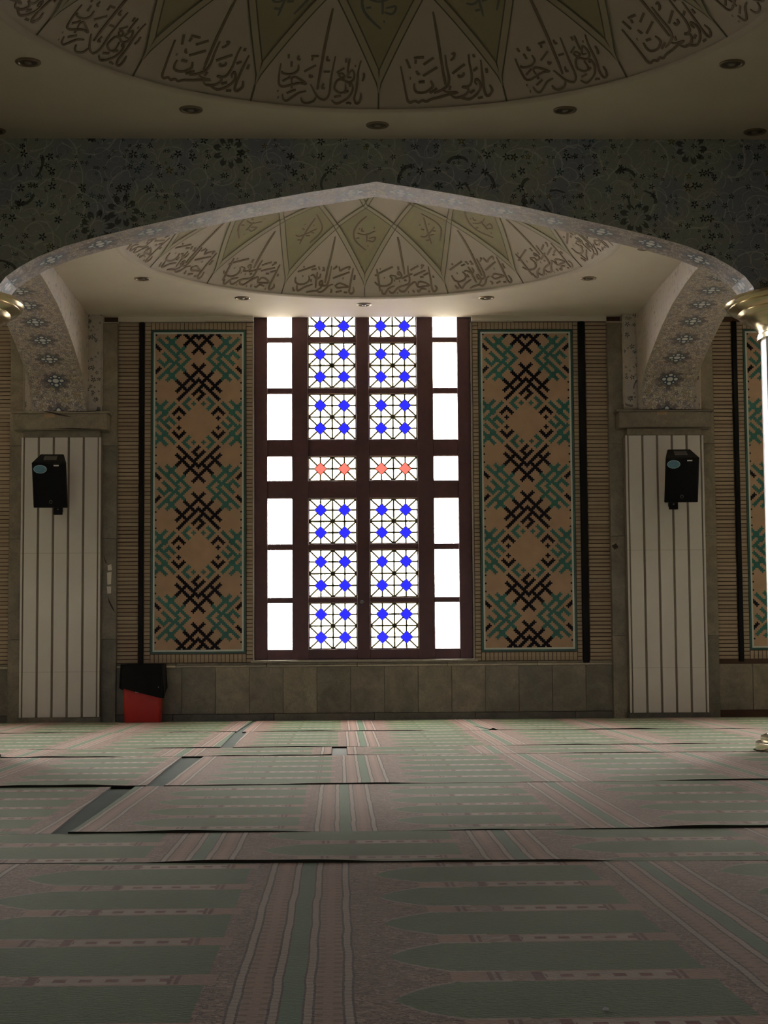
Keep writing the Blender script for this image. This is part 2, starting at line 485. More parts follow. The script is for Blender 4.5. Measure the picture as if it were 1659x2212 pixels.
# ceiling with round openings for the two domes in view
RIM = 2.6
def ceil_bay(m, cx, cy, hole=True, y1=None):
    hx, hy0 = BAY_X/2, BAY_Y/2
    y_lo, y_hi = cy-hy0, (y1 if y1 else cy+hy0)
    if not hole:
        m.box(cx-hx, cx+hx, y_lo, y_hi, ZC, ZC+.12); return
    n = 96; inn, out = [], []
    for i in range(n):
        a = 2*pi*i/n; c, s = cos(a), sin(a)
        tx = hx/abs(c) if abs(c) > 1e-9 else 1e9
        ty = ((y_hi-cy) if s > 0 else (cy-y_lo))/abs(s) if abs(s) > 1e-9 else 1e9
        r = min(tx, ty)
        inn.append((cx+RIM*c, cy+RIM*s)); out.append((cx+r*c, cy+r*s))
    cor = [(cx+hx, y_hi), (cx-hx, y_hi), (cx-hx, y_lo), (cx+hx, y_lo)]
    def side(p):
        if abs(p[0]-(cx+hx)) < 1e-6: return 3
        if abs(p[1]-y_hi) < 1e-6: return 0
        if abs(p[0]-(cx-hx)) < 1e-6: return 1
        return 2
    for i in range(n):
        j = (i+1) % n; o1, o2 = out[i], out[j]
        pts = [inn[i], inn[j], o2]
        s1, s2 = side(o1), side(o2)
        if s1 != s2:
            q = min(cor, key=lambda k: (k[0]-(o1[0]+o2[0])/2)**2+(k[1]-(o1[1]+o2[1])/2)**2)
            if (q[0]-o1[0])**2+(q[1]-o1[1])**2 > 1e-9 and (q[0]-o2[0])**2+(q[1]-o2[1])**2 > 1e-9: pts.append(q)
        pts.append(o1)
        m.face([(p[0], p[1], ZC) for p in pts])
m = MB()
CEIL_END = WALL_Y+.005
for k in (-1, 0, 1):
    ceil_bay(m, X0+k*BAY_X, YB, k == 0, CEIL_END)
    ceil_bay(m, X0+k*BAY_X, YF, k == 0)
m.box(XL, XR, REAR_Y, YF-BAY_Y/2, ZC, ZC+.12)
struct(m.build('ceiling', 'plaster'), 'cream plaster ceiling between the painted domes')
# roof slab above everything keeps the sky out
m = MB(); m.box(XL-.4, XR+.4, REAR_Y-.4, WALL_Y+.36, 6.4, 6.6)
struct(m.build('ceiling_roof', 'plaster'))

# ------------------------------------------------------------------ domes
R_S = 3.68; DZ = sqrt(R_S**2-RIM**2)
def dome_pt(th, r, off=0.):
    """dome-local point: th degrees from +y toward +x, r metres from the axis, off metres into the room"""
    a = radians(th); h = sqrt(R_S**2-r*r)
    k = (R_S-off)/R_S
    return (r*sin(a)*k, r*cos(a)*k, h*k-DZ)
CALLIG = {
    'B': "17:57,1886 33,2143 17,2467;13:269,2237 241,2380 240,2489 190,2525 129,2529 21,2507 -126,2435;13:12,2516 -27,2543 -145,2557 -223,2548 -254,2523;13:780,2259 738,2327 727,2442 695,2509 725,2544 786,2539 812,2508 802,2478;13:846,2345 850,2373 822,2400;13:612,2439 590,2428 634,2423 654,2461 595,2506 478,2538 371,2550 290,2528;13:511,2417 523,2467 439,2481 346,2465 320,2443 364,2401 453,2395 561,2412 648,2397 666,2360 619,2328 559,2352 539,2376 618,2379;13:559,2247 544,2291 537,2343;13:485,2248 486,2277;13:335,2351 470,2316;13:365,2360 442,2354 487,2376 424,2382 365,2360;13:659,2299 686,2300;13:334,2510 456,2499;13:501,2481 586,2466;13:554,2546 590,2541 646,2547;13:-698,2366 -680,2381 -585,2385 -471,2376 -400,2350 -416,2313;13:-754,2316 -746,2363 -712,2431 -678,2461 -597,2467 -465,2451 -331,2436 -202,2437 -346,2409 -444,2398 -487,2414 -465,2440;13:-645,2433 -509,2400;13:-282,2358 -81,2308;13:-595,2511 -561,2545 -495,2552 -419,2532 -311,2498 -179,2483;13:-521,2507 -373,2478;13:-462,2445 -453,2471;13:-651,2249 -631,2278;13:-564,2294 -539,2332;13:-441,2251 -453,2276 -396,2279;13:-207,2249 -58,2245;13:-162,2257 -178,2277;13:119,2240 118,2269 172,2268;13:84,2349 202,2346;13:-157,2371 -160,2390 -98,2383;13:115,2424 101,2456 152,2455;13:-699,2498 -680,2498;13:-672,2538 -653,2539",
    'A': "17:63,1912 72,2135 79,2306 88,2436;15:168,2238 164,2318 175,2397 135,2442 18,2470 -128,2487;15:-712,2298 -677,2383 -632,2485 -610,2529 -556,2540 -486,2531 -419,2541 -348,2530 -281,2538 -194,2525 -24,2514 119,2502 292,2492 139,2488 45,2476;15:-473,2416 -479,2451 -434,2477 -294,2479 -175,2456 -141,2436 -175,2405;15:-205,2485 -63,2458;15:-393,2412 -278,2411;15:-297,2372 -16,2319;15:-270,2296 -59,2251;15:-447,2247 -248,2245;15:-412,2258 -425,2285;15:-600,2251 -535,2316;15:-420,2333 -396,2357 -359,2355;15:-549,2384 -529,2385;15:293,2236 357,2232 328,2259 257,2278;15:253,2368 521,2311;15:352,2376 373,2395 451,2385 462,2364;15:627,2247 607,2306 605,2385 558,2445 477,2462 392,2460 486,2473 473,2497 379,2519 236,2525 161,2503;15:668,2454 641,2437 674,2418 715,2435 722,2471 635,2512 494,2540 386,2534 281,2519;15:655,2363 742,2343;15:836,2293 800,2392 774,2493 795,2528 851,2528 913,2498 886,2462;15:900,2354 893,2385;15:634,2539 727,2535;15:513,2503 606,2487;15:718,2250 719,2272;15:184,2446 152,2473",
    'W': "20:53,1852 54,2096 24,2294 14,2436;18:120,2239 118,2339 99,2435 41,2466 -43,2467 -131,2461 -132,2428 -78,2421 -61,2460 -99,2498 -174,2515;18:246,2450 126,2468 21,2517 -94,2540 -183,2526 -345,2534 -462,2547;18:307,2465 411,2437 526,2447 671,2473 520,2479 369,2486 290,2455;18:785,2256 751,2361 715,2483 708,2526 766,2547 830,2520 810,2472;18:842,2338 828,2395;18:215,2383 682,2307;18:183,2280 277,2249 244,2243;18:350,2242 398,2295 495,2270 670,2245 647,2281;18:488,2380 521,2381;18:-505,2363 -451,2412 -534,2453 -711,2468 -830,2444 -865,2389;18:-851,2332 -367,2248;18:-682,2376 -652,2375;18:-443,2367 -359,2359 -250,2397 -160,2372 -167,2332;18:-265,2317 -247,2374 -246,2430 -226,2495;18:-458,2298 -315,2283;18:-272,2252 -218,2292;18:-140,2297 -51,2295;18:-132,2255 -90,2278;18:-763,2475 -730,2522 -678,2536 -549,2496 -330,2459;18:-408,2400 -388,2433;18:-860,2499 -816,2540 -792,2524;18:-718,2257 -704,2275;18:342,2534 502,2517;18:560,2532 655,2534;18:193,2499 230,2525 193,2536",
    'R': "20:31,1861 31,2066 32,2342;18:177,2239 147,2316 156,2390 101,2450 -105,2474 -222,2494 -344,2540 -438,2534 -461,2512;18:306,2438 249,2437 88,2483 -27,2529 -150,2527 -182,2500;18:306,2438 351,2488 507,2486 667,2479 546,2444 408,2435 362,2467;18:784,2266 757,2388 726,2497 737,2545 809,2542 858,2511 821,2483;18:841,2373 850,2402;18:-61,2392 111,2361 268,2341;18:285,2365 480,2335 676,2310;18:230,2300 500,2252;18:553,2289 641,2250 576,2254;18:579,2366 744,2342;18:464,2386 569,2383;18:-410,2353 -348,2394 -388,2438 -520,2464 -687,2462 -782,2445 -843,2418;18:-394,2348 -238,2361 -233,2390 -100,2380 -60,2352 -118,2311 -171,2333 -118,2351;18:-711,2322 -277,2249;18:-771,2268 -745,2362 -716,2473 -708,2521;18:-837,2344 -714,2345;18:-581,2374 -552,2375;18:-681,2269 -651,2270;18:-124,2245 -125,2287;18:-293,2411 -268,2411;18:-153,2419 -128,2419;18:-250,2541 -223,2542;18:51,2540 78,2541;18:-664,2500 -643,2542 -576,2548 -471,2496 -290,2466;18:2,2416 63,2405;18:184,2517 214,2543;18:305,2524 352,2541 437,2511 572,2520;18:601,2541 652,2548",
    'K1': "13:54,1538 -241,1639 -418,1768 -349,1904 24,2032;11:-293,1799 19,1821 373,1768;11:57,1798 58,1918;11:133,1874 360,1860 279,1919 95,1903;11:-245,1736 -204,1739;11:320,1721 360,1724;11:77,1976 112,1977;11:-317,1874 -206,1866;11:-106,1720 -141,1767 -42,1767",
    'K2': "12:137,1543 521,1687 603,1804 350,1960;11:166,1605 52,1812 12,1990;11:-276,1876 -68,1884 407,1763;11:-147,1712 -109,1717;11:216,1715 253,1720;11:99,1875 250,1866;11:-151,1773 -49,1792;11:-127,1941 -9,1938;11:248,1820 365,1825",
}
def smooth_poly(pts, sub=4):
    if len(pts) < 3: return pts
    out = []
    for i in range(len(pts)-1):
        p0 = pts[max(i-1, 0)]; p1 = pts[i]; p2 = pts[i+1]; p3 = pts[min(i+2, len(pts)-1)]
        for k in range(sub):
            t = k/sub
            out.append(tuple(.5*((2*b)+(-a+c)*t+(2*a-5*b+4*c-d)*t*t+(-a+3*b-3*c+d)*t**3) for a, b, c, d in zip(p0, p1, p2, p3)))
    out.append(pts[-1]); return out
def ribbon(m, pts, w, off, mi=0, taper=True, clip=0):
    """flat raised stroke along (theta, r) points on the dome, like a reed pen line"""
    P = [Vector(dome_pt(t, r, off)) for t, r in pts]
    C = Vector((0, 0, -DZ)); n = len(P); L, Rr = [], []
    for i in range(n):
        d = (P[min(i+1, n-1)]-P[max(i-1, 0)]); d = d.normalized() if d.length > 1e-9 else Vector((1, 0, 0))
        nor = (C-P[i]).normalized(); s = d.cross(nor).normalized()
        k = 1.
        if taper and n > 2:
            f = i/(n-1); k = .62+.38*min(1, 5*f, 5*(1-f)*1.2)
        L.append(P[i]-s*w*k/2); Rr.append(P[i]+s*w*k/2)
    if clip:                                            # mitre on the plane between mirrored ribs
        for A in (L, Rr):
            for v in A:
                if v.x*clip < 0: v.x = 0.
    for i in range(n-1):
        m.face([L[i], Rr[i], Rr[i+1], L[i+1]], mi)
    for A in (L, Rr):                                   # side walls down to the plaster
        for i in range(n-1):
            d0 = (A[i]-C).normalized()*R_S+C; d1 = (A[i+1]-C).normalized()*R_S+C
            m.face([A[i], A[i+1], d1, d0], mi)
def parse(key):
    out = []
    for s in CALLIG[key].split(';'):
        w, pts = s.split(':'); out.append((int(w)/1000., [(int(a)/100., int(b)/1000.) for a, b in (p.split(',') for p in pts.split())]))
    return out
def callig_mesh(key, mat, wk=1.):
    m = MB()
    for w, pts in parse(key):
        ribbon(m, smooth_poly(pts), w*wk*1.22, .007)
    return m
def gc(a, b, n, ext=0.):
    """straight rib between two (theta, r) points: a great circle of the dome"""
    A = Vector(dome_pt(*a)); B = Vector(dome_pt(*b)); C = Vector((0, 0, -DZ)); out = []
    for k in range(n+1):
        p = A.lerp(B, -ext+(1+ext)*k/n)-C; p = p.normalized()*R_S
        out.append((math.degrees(atan2(p.x, p.y)), sqrt(p.x*p.x+p.y*p.y)))
    return out
def grid_panel(m, corners, off, nu=8, nv=8, mi=0):
    """quad patch on the dome from 4 (theta,r) corners"""
    (a, b, c, d) = corners
    def q(u, v):
        A, B, C_, D = (Vector(dome_pt(*k)) for k in (a, b, c, d)); C0 = Vector((0, 0, -DZ))
        p = (1-u)*(1-v)*A+u*(1-v)*B+u*v*C_+(1-u)*v*D-C0
        return tuple(p.normalized()*(R_S-off)+C0)
    for i in range(nu):
        for j in range(nv):
            m.face([q(i/nu, j/nv), q((i+1)/nu, j/nv), q((i+1)/nu, (j+1)/nv), q(i/nu, (j+1)/nv)], mi)
R0, R1, R2, R3, R4 = 2.383, 1.70, 1.365, .90, .48
def build_dome(n_label, cy, keyA, keyB, swap, lettermat, kmat):
    root = empty('ceiling_dome', (X0, cy, ZC)); struct(root, n_label)
    m = MB()
    rr = [RIM+.0, 2.52, 2.4, 2.2, 2.0, 1.75, 1.5, 1.2, .9, .6, .3, .001]
    N = 96
    for j in range(len(rr)-1):
        for i in range(N):
            a0, a1 = 360*i/N, 360*(i+1)/N
            m.face([dome_pt(a0, rr[j]), dome_pt(a1, rr[j]), dome_pt(a1, rr[j+1]), dome_pt(a0, rr[j+1])])
    m.build('shell', 'dome', root, smooth=True)
    m = MB()                                            # soft cornice roll around the rim
    prof = [(RIM+.035, .0), (RIM+.012, -.003), (RIM-.012, .003), (RIM-.03, .018)]
    k0 = len(prof)
    m.lathe(prof, 96, cap=False); m.build('rim_moulding', 'dome', root, smooth=True)
    # one of each piece, then copies turned about the axis
    kite = MB(); grid_panel(kite, ((0, R0-.02), (11.25, R1), (0, R2), (-11.25, R1)), .004)
    kite = kite.build('kite_panel', 'olive', root)
    ribs = []
    for s in (1, -1):
        for (ra, rb, ta, tb) in ((R0, R1, 0., 11.25), (R1, R2, 11.25, 22.5), (R2, R3, 0., 11.25), (R3, R4, 11.25, 22.5)):
            b = MB(); tip = ra == R0
            pts = gc((s*ta, ra), (s*tb, rb), 10, .14 if tip else 0.)
            w = .066*(.55+.45*ra/R0)
            ribbon(b, pts, w, .010, 0, taper=False, clip=s if tip else 0)
            ribs.append(b.build('rib', 'rib', root))
            for e in (-1, 1):
                g = MB(); C = Vector((0, 0, -DZ))
                P = [Vector(dome_pt(t, r, .0115)) for t, r in pts]; Q = []
                for i in range(11):
                    d = (P[min(i+1, 10)]-P[max(i-1, 0)]).normalized(); sd = d.cross((C-P[i]).normalized()).normalized()
                    q2 = [P[i]+sd*e*(w*.5+.002), P[i]+sd*e*(w*.5-.009)]
                    if tip:
                        for v in q2:
                            if v.x*s < 0: v.x = 0.
                    Q.append(q2)
                for i in range(10): g.face([Q[i][0], Q[i][1], Q[i+1][1], Q[i+1][0]])
                ribs.append(g.build('rib_groove', 'groove', root))
    sm = MB(); ribbon(sm, [(0, RIM-.02), (0, 2.455)], .012, .004, taper=False)
    seam = sm.build('seam_line', 'groove', root)
    cA = callig_mesh(keyA, lettermat).build('calligraphy', lettermat, root)
    cB = callig_mesh(keyB, lettermat).build('calligraphy', lettermat, root)
    k1 = callig_mesh('K1', kmat, 1.3).build('kite_calligraphy', kmat, root)
    k2 = callig_mesh('K2', kmat, 1.3).build('kite_calligraphy', kmat, root)
    step = 2*pi/16
    # theta grows clockwise seen from above, so a turn by +theta is rz = -theta
    for k in range(1, 16):
        for o in [kite, seam]+ribs: dup(o, root, rz=-k*step)
    cA.rotation_euler[2] = step/2; cB.rotation_euler[2] = -step/2
    k1.rotation_euler[2] = 0; k2.rotation_euler[2] = -step
    for k in range(1, 8):
        dup(cA, root, rz=step/2-2*k*step); dup(cB, root, rz=-step/2-2*k*step)
        dup(k1, root, rz=-2*k*step); dup(k2, root, rz=-step-2*k*step)
    return root
build_dome('shallow plaster dome with brown calligraphy over the bay of the stained glass window', YB, 'W', 'R', False, 'letter', 'letter')
build_dome('shallow plaster dome with dark calligraphy on the near side of the pointed arch', YF, 'B', 'A', False, 'letter', 'letter2')

# ------------------------------------------------------------------ recessed ceiling lamps
def make_lamp():
    r = empty('ceiling_downlight')
    m = MB(); m.lathe([(.092, .0), (.092, -.006), (.086, -.012), (.072, -.012), (.066, -.004), (.066, 0.)], 28, cap=False)
    m.build('trim_ring', 'lamp_ring', r, smooth=True)
    m = MB(); m.lathe([(.0665, -.003), (.05, -.0022), (.02, -.002)], 28); rec = m.build('recess', 'lamp_dark', r)
    m = MB(); m.lathe([(.030, -.0025), (.027, -.012), (.016, -.018), (.002, -.020)], 18); m.build('bulb', 'lamp_glass', rec, smooth=True)
    return r
lamp0 = make_lamp(); first = True
for (cyb, lab, grp, angs) in ((YF, 'unlit round downlight in the dark ceiling ring around the near dome', 'downlights around the near dome', range(-90, 91, 30)),
                              (YB, 'unlit round downlight in the cream ceiling ring around the window bay dome', 'downlights around the window bay dome', range(-90, 91, 30))):
    for a in angs:
        p = (X0+2.91*sin(radians(a)), cyb+2.91*cos(radians(a)), ZC)
        o = lamp0 if first else dup_tree(lamp0, p)
        o.location = p; first = False
        tag(o, lab, 'downlight', grp)
for s in (-1, 1):
    o = dup_tree(lamp0, (X0+s*3.08, YF+3.075, ZC))
    tag(o, 'unlit downlight in the ceiling corner against the floral arch wall', 'downlight', 'corner downlights')

# ------------------------------------------------------------------ arches
FRONT = [(0, 4.693), (.60, 4.597), (1.19, 4.487), (1.95, 4.316), (2.30, 4.228), (2.55, 4.155), (2.76, 4.07), (2.91, 3.985), (3.02, 3.905), (3.085, 3.82), (3.11, 3.755)]
SIDE = [(0, 4.80), (.5, 4.775), (1.23, 4.70), (1.85, 4.58), (2.35, 4.45), (2.80, 4.315), (3.10, 4.20), (3.28, 4.08), (3.36, 3.97), (3.40, 3.818)]
def arch(name, half, prof, t0, t1, axis, origin, soff, sp_z, label):
    """wall with a flat pointed arch below it; axis 'x' spans x, axis 'y' spans y"""
    pr = [(prof[0][0], prof[0][1])]+prof[1:]
    line = [(-a, z) for a, z in reversed(pr)]+[(a, z) for a, z in pr[1:]]
    def P(a, t, z):
        return (a, t, z) if axis == 'x' else (t, a, z)
    m = MB()
    top = ZC+.02
    for t, fl in ((t0, False), (t1, True)):
        fs = [[P(-half, t, sp_z), P(line[0][0], t, sp_z), P(line[0][0], t, top), P(-half, t, top)]]
        for i in range(len(line)-1):
            fs.append([P(line[i][0], t, line[i][1]), P(line[i+1][0], t, line[i+1][1]), P(line[i+1][0], t, top), P(line[i][0], t, top)])
        fs.append([P(line[-1][0], t, sp_z), P(half, t, sp_z), P(half, t, top), P(line[-1][0], t, top)])
        for f in fs: m.face(f if fl == (axis == 'y') else f[::-1])
    for s in (-1, 1):
        m.face([P(s*half, t0, sp_z), P(s*half, t1, sp_z), P(s*half, t1, top), P(s*half, t0, top)])
        a = line[0][0] if s < 0 else line[-1][0]
        m.face([P(s*half, t0, sp_z), P(a, t0, sp_z), P(a, t1, sp_z), P(s*half, t1, sp_z)])
    o = m.build(name, 'floral_wall' if axis == 'x' else 'floral_face', loc=origin); struct(o, label)
    m = MB(); L = 0.; ss = [0.]
    for i in range(len(line)-1):
        L += sqrt((line[i+1][0]-line[i][0])**2+(line[i+1][1]-line[i][1])**2); ss.append(L)
    mid = L/2; wd = abs(t1-t0)
    for i in range(len(line)-1):
        # sub-divided so the painted band bends with the curve
        a, b = line[i], line[i+1]; u0, u1 = ss[i]-mid+100*.425*2, ss[i+1]-mid+100*.425*2
        m.face([P(a[0], t0, a[1]-.002), P(b[0], t0, b[1]-.002), P(b[0], t1, b[1]-.002), P(a[0], t1, a[1]-.002)], 0, [(u0, 0), (u1, 0), (u1, wd), (u0, wd)])
    s = m.build('soffit', soff, o)
    return o
for k, lab in ((0, 'dark blue floral tiled wall above the wide pointed arch'), (-1, None), (1, None)):
    arch('wall_arch' if k == 0 else 'wall_arch_side', COL_X, FRONT, -.27, .20, 'x', (X0+k*BAY_X, COL_Y, 0), 'soffit', 3.755, lab)
for s, lab in ((-1, 'floral side arch springing from the pilaster by the red bin'), (1, 'floral side arch springing from the pilaster away from the red bin')):
    for j, (yc, hf) in enumerate(((17.62, 3.555), (COL_Y-BAY_Y/2, BAY_Y/2-.02))):
        arch('wall_arch_cross', hf, SIDE, -.335, .335, 'y', (X0+s*3.755, yc, 0), 'soffit_side', 3.818, lab if j == 0 else None)

# ------------------------------------------------------------------ window wall
def bays(): return (-1, 0, 1)
m = MB()
for k in bays():
    cx = X0+k*BAY_X-.0135
    m.box(cx-BAY_X/2+.0135, cx-1.366, WALL_Y, WALL_Y+.35, 0, 6.4); m.box(cx+1.366, cx+BAY_X/2+.0135, WALL_Y, WALL_Y+.35, 0, 6.4)
    m.box(cx-1.366, cx+1.366, WALL_Y, WALL_Y+.35, 0, .735); m.box(cx-1.366, cx+1.366, WALL_Y, WALL_Y+.35, 5.36, 6.4)
wall = struct(m.build('wall_back', 'mortar'), 'brick window wall with marble dado, tile panels and dark mortar')

ZB0, ZB1, CRS = .721, 4.983, .04843
def brick_obj_mesh(w, h=CRS-.011, d=.012):
    b = MB(); b.box(-w/2, w/2, -d, .02, -h/2, h/2); o = b.build('brick', 'brick', wall, bevel=.002); return o
NB = int((ZB1-ZB0)/CRS)
def brick_column(x0, x1, proto=None):
    w = x1-x0-.008
    p = brick_obj_mesh(w); made = False
    for i in range(NB):
        z = ZB0+CRS*(i+.5)
        o = p if not made else dup(p, wall); made = True
        o.location = ((x0+x1)/2+random.uniform(-.003, .003), WALL_Y+random.uniform(-.002, .0015), z)
        o.rotation_euler = (0, random.uniform(-.006, .006), random.uniform(-.004, .004))
brick_column(X0-3.075, X0-2.808)
brick_column(X0+2.800, X0+3.090)
brick_column(X0+BAY_X-3.078, X0+BAY_X-2.808)
# the narrower bricks round the tile panels and in the side bays: one mesh
st = MB()
def sb(x0, x1, z0, z1):
    st.box(x0+.004, x1-.004, WALL_Y-.012+random.uniform(-.002, .002), WALL_Y+.01, z0+.005, z1-.005)
def brick_strip(x0, x1, za, zb):
    n = max(1, round((zb-za)/CRS)); h = (zb-za)/n
    for i in range(n): sb(x0, x1, za+i*h, za+(i+1)*h)
def soldiers(x0, x1, z0, z1):
    n = max(1, round((x1-x0)/.0515)); h = (x1-x0)/n
    for i in range(n): sb(x0+i*h, x0+(i+1)*h, z0, z1)
PANELS = [(-2.655, -1.478), (1.450, 2.638)]
PZ0, PZ1 = .835, 4.883
for k in (0, 1, -1):
    bx = X0+k*BAY_X
    if k >= 0: 
        brick_strip(bx-2.742, bx-2.660, ZB0, ZB1); brick_strip(bx-1.473, bx-1.392, ZB0, ZB1)
        soldiers(bx-2.660, bx-1.473, PZ1+.004, ZB1); soldiers(bx-2.660, bx-1.473, ZB0, PZ0-.004)
    if k <= 0:
        brick_strip(bx+1.372, bx+1.445, ZB0, ZB1); brick_strip(bx+2.643, bx+2.708, ZB0, ZB1)
        soldiers(bx+1.445, bx+2.643, PZ1+.004, ZB1); soldiers(bx+1.445, bx+2.643, ZB0, PZ0-.004)
    if k == -1: brick_strip(bx+2.800, bx+3.09, ZB0, ZB1)
stuff(st.build('border_bricks', 'brick', wall))

# marble dado, ledge and skirting
slab = MB(); slab.box(-.2070, .2070, -.022, .01, -.284, .284); slab = slab.build('marble_slab', 'marble', wall, bevel=.0012)
firsts = True
for i in range(-12, 26):
    x = X0-2.27+.4175*(i-2)+.209
    if abs(abs(x-X0)-COL_X) < .40: continue
    o = slab if firsts else dup(slab, wall); firsts = False
    o.location = (x, WALL_Y+random.uniform(-.0015, .0015), .378)
sk = MB(); sk.box(-.62, .62, -.032, .01, .001, .089); sk = sk.build('skirting_slab', 'marble_dark', wall, bevel=.004); firsts = True
for i in range(-4, 6):
    o = sk if firsts else dup(sk, wall); firsts = False
    o.location = (X0-3.0+1.245*i, WALL_Y, 0)
for (z0, z1, pr, mat, nm, step) in ((.664, .690, .030, 'marble_light', 'ledge_moulding', 1.12), (.690, .718, .018, 'marble', 'ledge_slab', 1.12)):
    b = MB(); b.box(-step/2+.002, step/2-.002, -pr, .01, z0, z1); b = b.build(nm, mat, wall, bevel=.005); firsts = True
    for i in range(-4, 6):
        o = b if firsts else dup(b, wall); firsts = False
        o.location = (X0-2.9+step*i, WALL_Y, 0)
b = MB(); b.box(X0-1.42, X0+1.40, WALL_Y-.035, WALL_Y+.10, .718, .749); b.build('window_sill', 'marble_light', wall, bevel=.005)
# plaster cornice pieces over the brick
for (a, b_, z0, dep) in ((-3.07, -1.98, 4.986, .06), (-1.98, -1.38, 4.99, .10), (1.36, 1.89, 4.986, .10), (1.89, 3.07, 4.99, .05)):
    c = MB(); c.box(X0+a, X0+b_, WALL_Y-dep, WALL_Y, z0, ZC+.0); c.build('cornice', 'plaster', wall)
# pale plaster reveal beside the window frame
for s in (-1, 1):
    c = MB(); x = X0-.0135+s*1.372; c.box(x-.008, x+.008, WALL_Y-.013, WALL_Y+.05, .735, 4.98); c.build('reveal_bead', 'marble_light', wall)

# black vertical ducts on the brick
for x0, x1, lab in ((-2.800, -2.746, 'black vertical duct on the brick wall rising behind the red bin'),
                    (2.712, 2.788, 'black vertical duct between framed mosaic panel and brick strip without a bin'),
                    (BAY_X-2.800, BAY_X-2.742, 'black vertical duct on the brick beside the mosaic panel half hidden by the brass column')):
    d = MB(); d.box(X0+x0, X0+x1, WALL_Y-.045, WALL_Y-.001, .69, 4.985)
    o = d.build('cable_duct', 'black', bevel=.006); tag(o, lab, 'duct')

# ------------------------------------------------------------------ glazed tile panels with woven brick pattern
def weave():
    """53 x 195 cells; strokes are chains of plus-shaped stamps on a diagonal lattice"""
    G, K = 1, 2
    half = [
     (K, [(-12, -9), (-15, -6)]), (K, [(-12, -9), (-9, -6)]), (K, [(-12, -3)]),
     (G, [(-6, -15), (-9, -12), (-6, -9)]), (G, [(-3, -12)]),
     (K, [(-12, -15), (0, -27)]), (K, [(3, -36), (0, -33), (-13, -20)]), (K, [(-13, -26), (-7, -20)]), (K, [(-8, -31), (-2, -25)]),
     (K, [(-26, -32), (-24, -34)]), (K, [(-27, -20)]), (K, [(-27, -25)]), (K, [(-27, -15)]),
     (G, [(-15, -12), (-25, -2)]), (G, [(-20, -13), (-26, -7)]), (G, [(-26, -12), (-20, -6)]),
     (G, [(-24, -28), (-12, -40)]), (G, [(-19, -27), (-6, -40)]), (G, [(-14, -27), (-19, -32)]), (G, [(-9, -33), (-14, -38)]),
    ]
    onesided = [(K, [(-3, -18), (3, -24)]), (K, [(0, -15), (3, -18), (0, -21)])]            # turned half a turn below
    hooks = [(G, [(-23, -2), (-18, 3)]), (G, [(-21, 0), (-18, -3), (-15, 0)])]
    hooks2 = [(G, [(-21, -43), (-15, -37)]), (G, [(-24, -39), (-21, -36), (-18, -39)])]
    S = []
    for c, p in half:
        for fx in (1, -1):
            for fy in (1, -1): S.append((c, [(fx*x, fy*y) for x, y in p]))
    for c, p in onesided+hooks: S += [(c, p), (c, [(-x, -y) for x, y in p])]
    for c, p in hooks2:
        for dy in (0, 80):
            S.append((c, [(x, y+dy) for x, y in p])); S.append((c, [(-x, -80-y+dy) for x, y in p]))
    g = [[0]*53 for _ in range(195)]
    def put(x, y, c):
        if -26 <= x <= 26:
            for n in (0, 1, 2):
                r = y+80*(n-0)+55-80*0
                pass
            for n in (-1, 0, 1, 2):
                r = y+55+80*n
                if 0 <= r < 195 and g[r][x+26] < c: g[r][x+26] = c
    for c, p in S:
        pts = [p[0]]
        for a, b in zip(p, p[1:]):
            n = max(abs(b[0]-a[0]), abs(b[1]-a[1])) or 1
            pts += [(round(a[0]+(b[0]-a[0])*i/n), round(a[1]+(b[1]-a[1])*i/n)) for i in range(1, n+1)]
        for x, y in pts:
            for dx, dy in ((0, 0), (1, 0), (-1, 0), (0, 1), (0, -1)): put(x+dx, y+dy, c)
    return g
GRID = weave()
def panel_mesh(w, h):
    b = MB(); nx, nz = 53, 195; cx, cz = w/nx, h/nz
    verts = [(-w/2+i*cx, 0, h/2-j*cz) for j in range(nz+1) for i in range(nx+1)]
    faces, mats = [], []
    for j in range(nz):
        i = 0
        while i < nx:
            c = GRID[j][i]
            faces.append((j*(nx+1)+i, (j+1)*(nx+1)+i, (j+1)*(nx+1)+i+1, j*(nx+1)+i+1)); mats.append(c); i += 1
    b.v = verts; b.f = faces; b.mi = mats
    return b
def tile_panel(x0, x1, label):
    cx, w, h, cz = (x0+x1)/2, x1-x0, PZ1-PZ0, (PZ0+PZ1)/2
    r = empty('mosaic_panel', (X0+cx, WALL_Y, PZ0)); dz = h/2
    fr, wl = .026, .022
    for nm, mat, a, t, yy in (('green_frame', 'green_glaze', 0., fr, -.022), ('white_line', 'white_glaze', fr, wl, -.020)):
        m = MB()
        X1, Z1 = w/2-a, h/2-a
        m.box(-X1, X1, yy, .0, dz+Z1-t, dz+Z1); m.box(-X1, X1, yy, .0, dz-Z1, dz-Z1+t)
        m.box(-X1, -X1+t, yy, .0, dz-Z1+t, dz+Z1-t); m.box(X1-t, X1, yy, .0, dz-Z1+t, dz+Z1-t)
        m.build(nm, mat, r)
    iw, ih = w-2*(fr+wl), h-2*(fr+wl)
    o = panel_mesh(iw, ih).build('mosaic_bricks', ['tile_buff', 'tile_green', 'tile_black'], r, loc=(0, -.013, dz)); stuff(o)
    m = MB(); m.box(-w/2+.01, w/2-.01, -.012, 0., .01, h-.01); m.build('backing', 'mortar', r)
    tag(r, label, 'tile panel')
tile_panel(-2.655, -1.478, 'tall framed mosaic brick panel between the stained glass window and the red bin')
tile_panel(1.450, 2.638, 'tall framed mosaic brick panel on the side of the window without the bin')
tile_panel(BAY_X-2.660, BAY_X-1.478, 'tall framed mosaic brick panel beyond the pilaster, half hidden by the brass column')

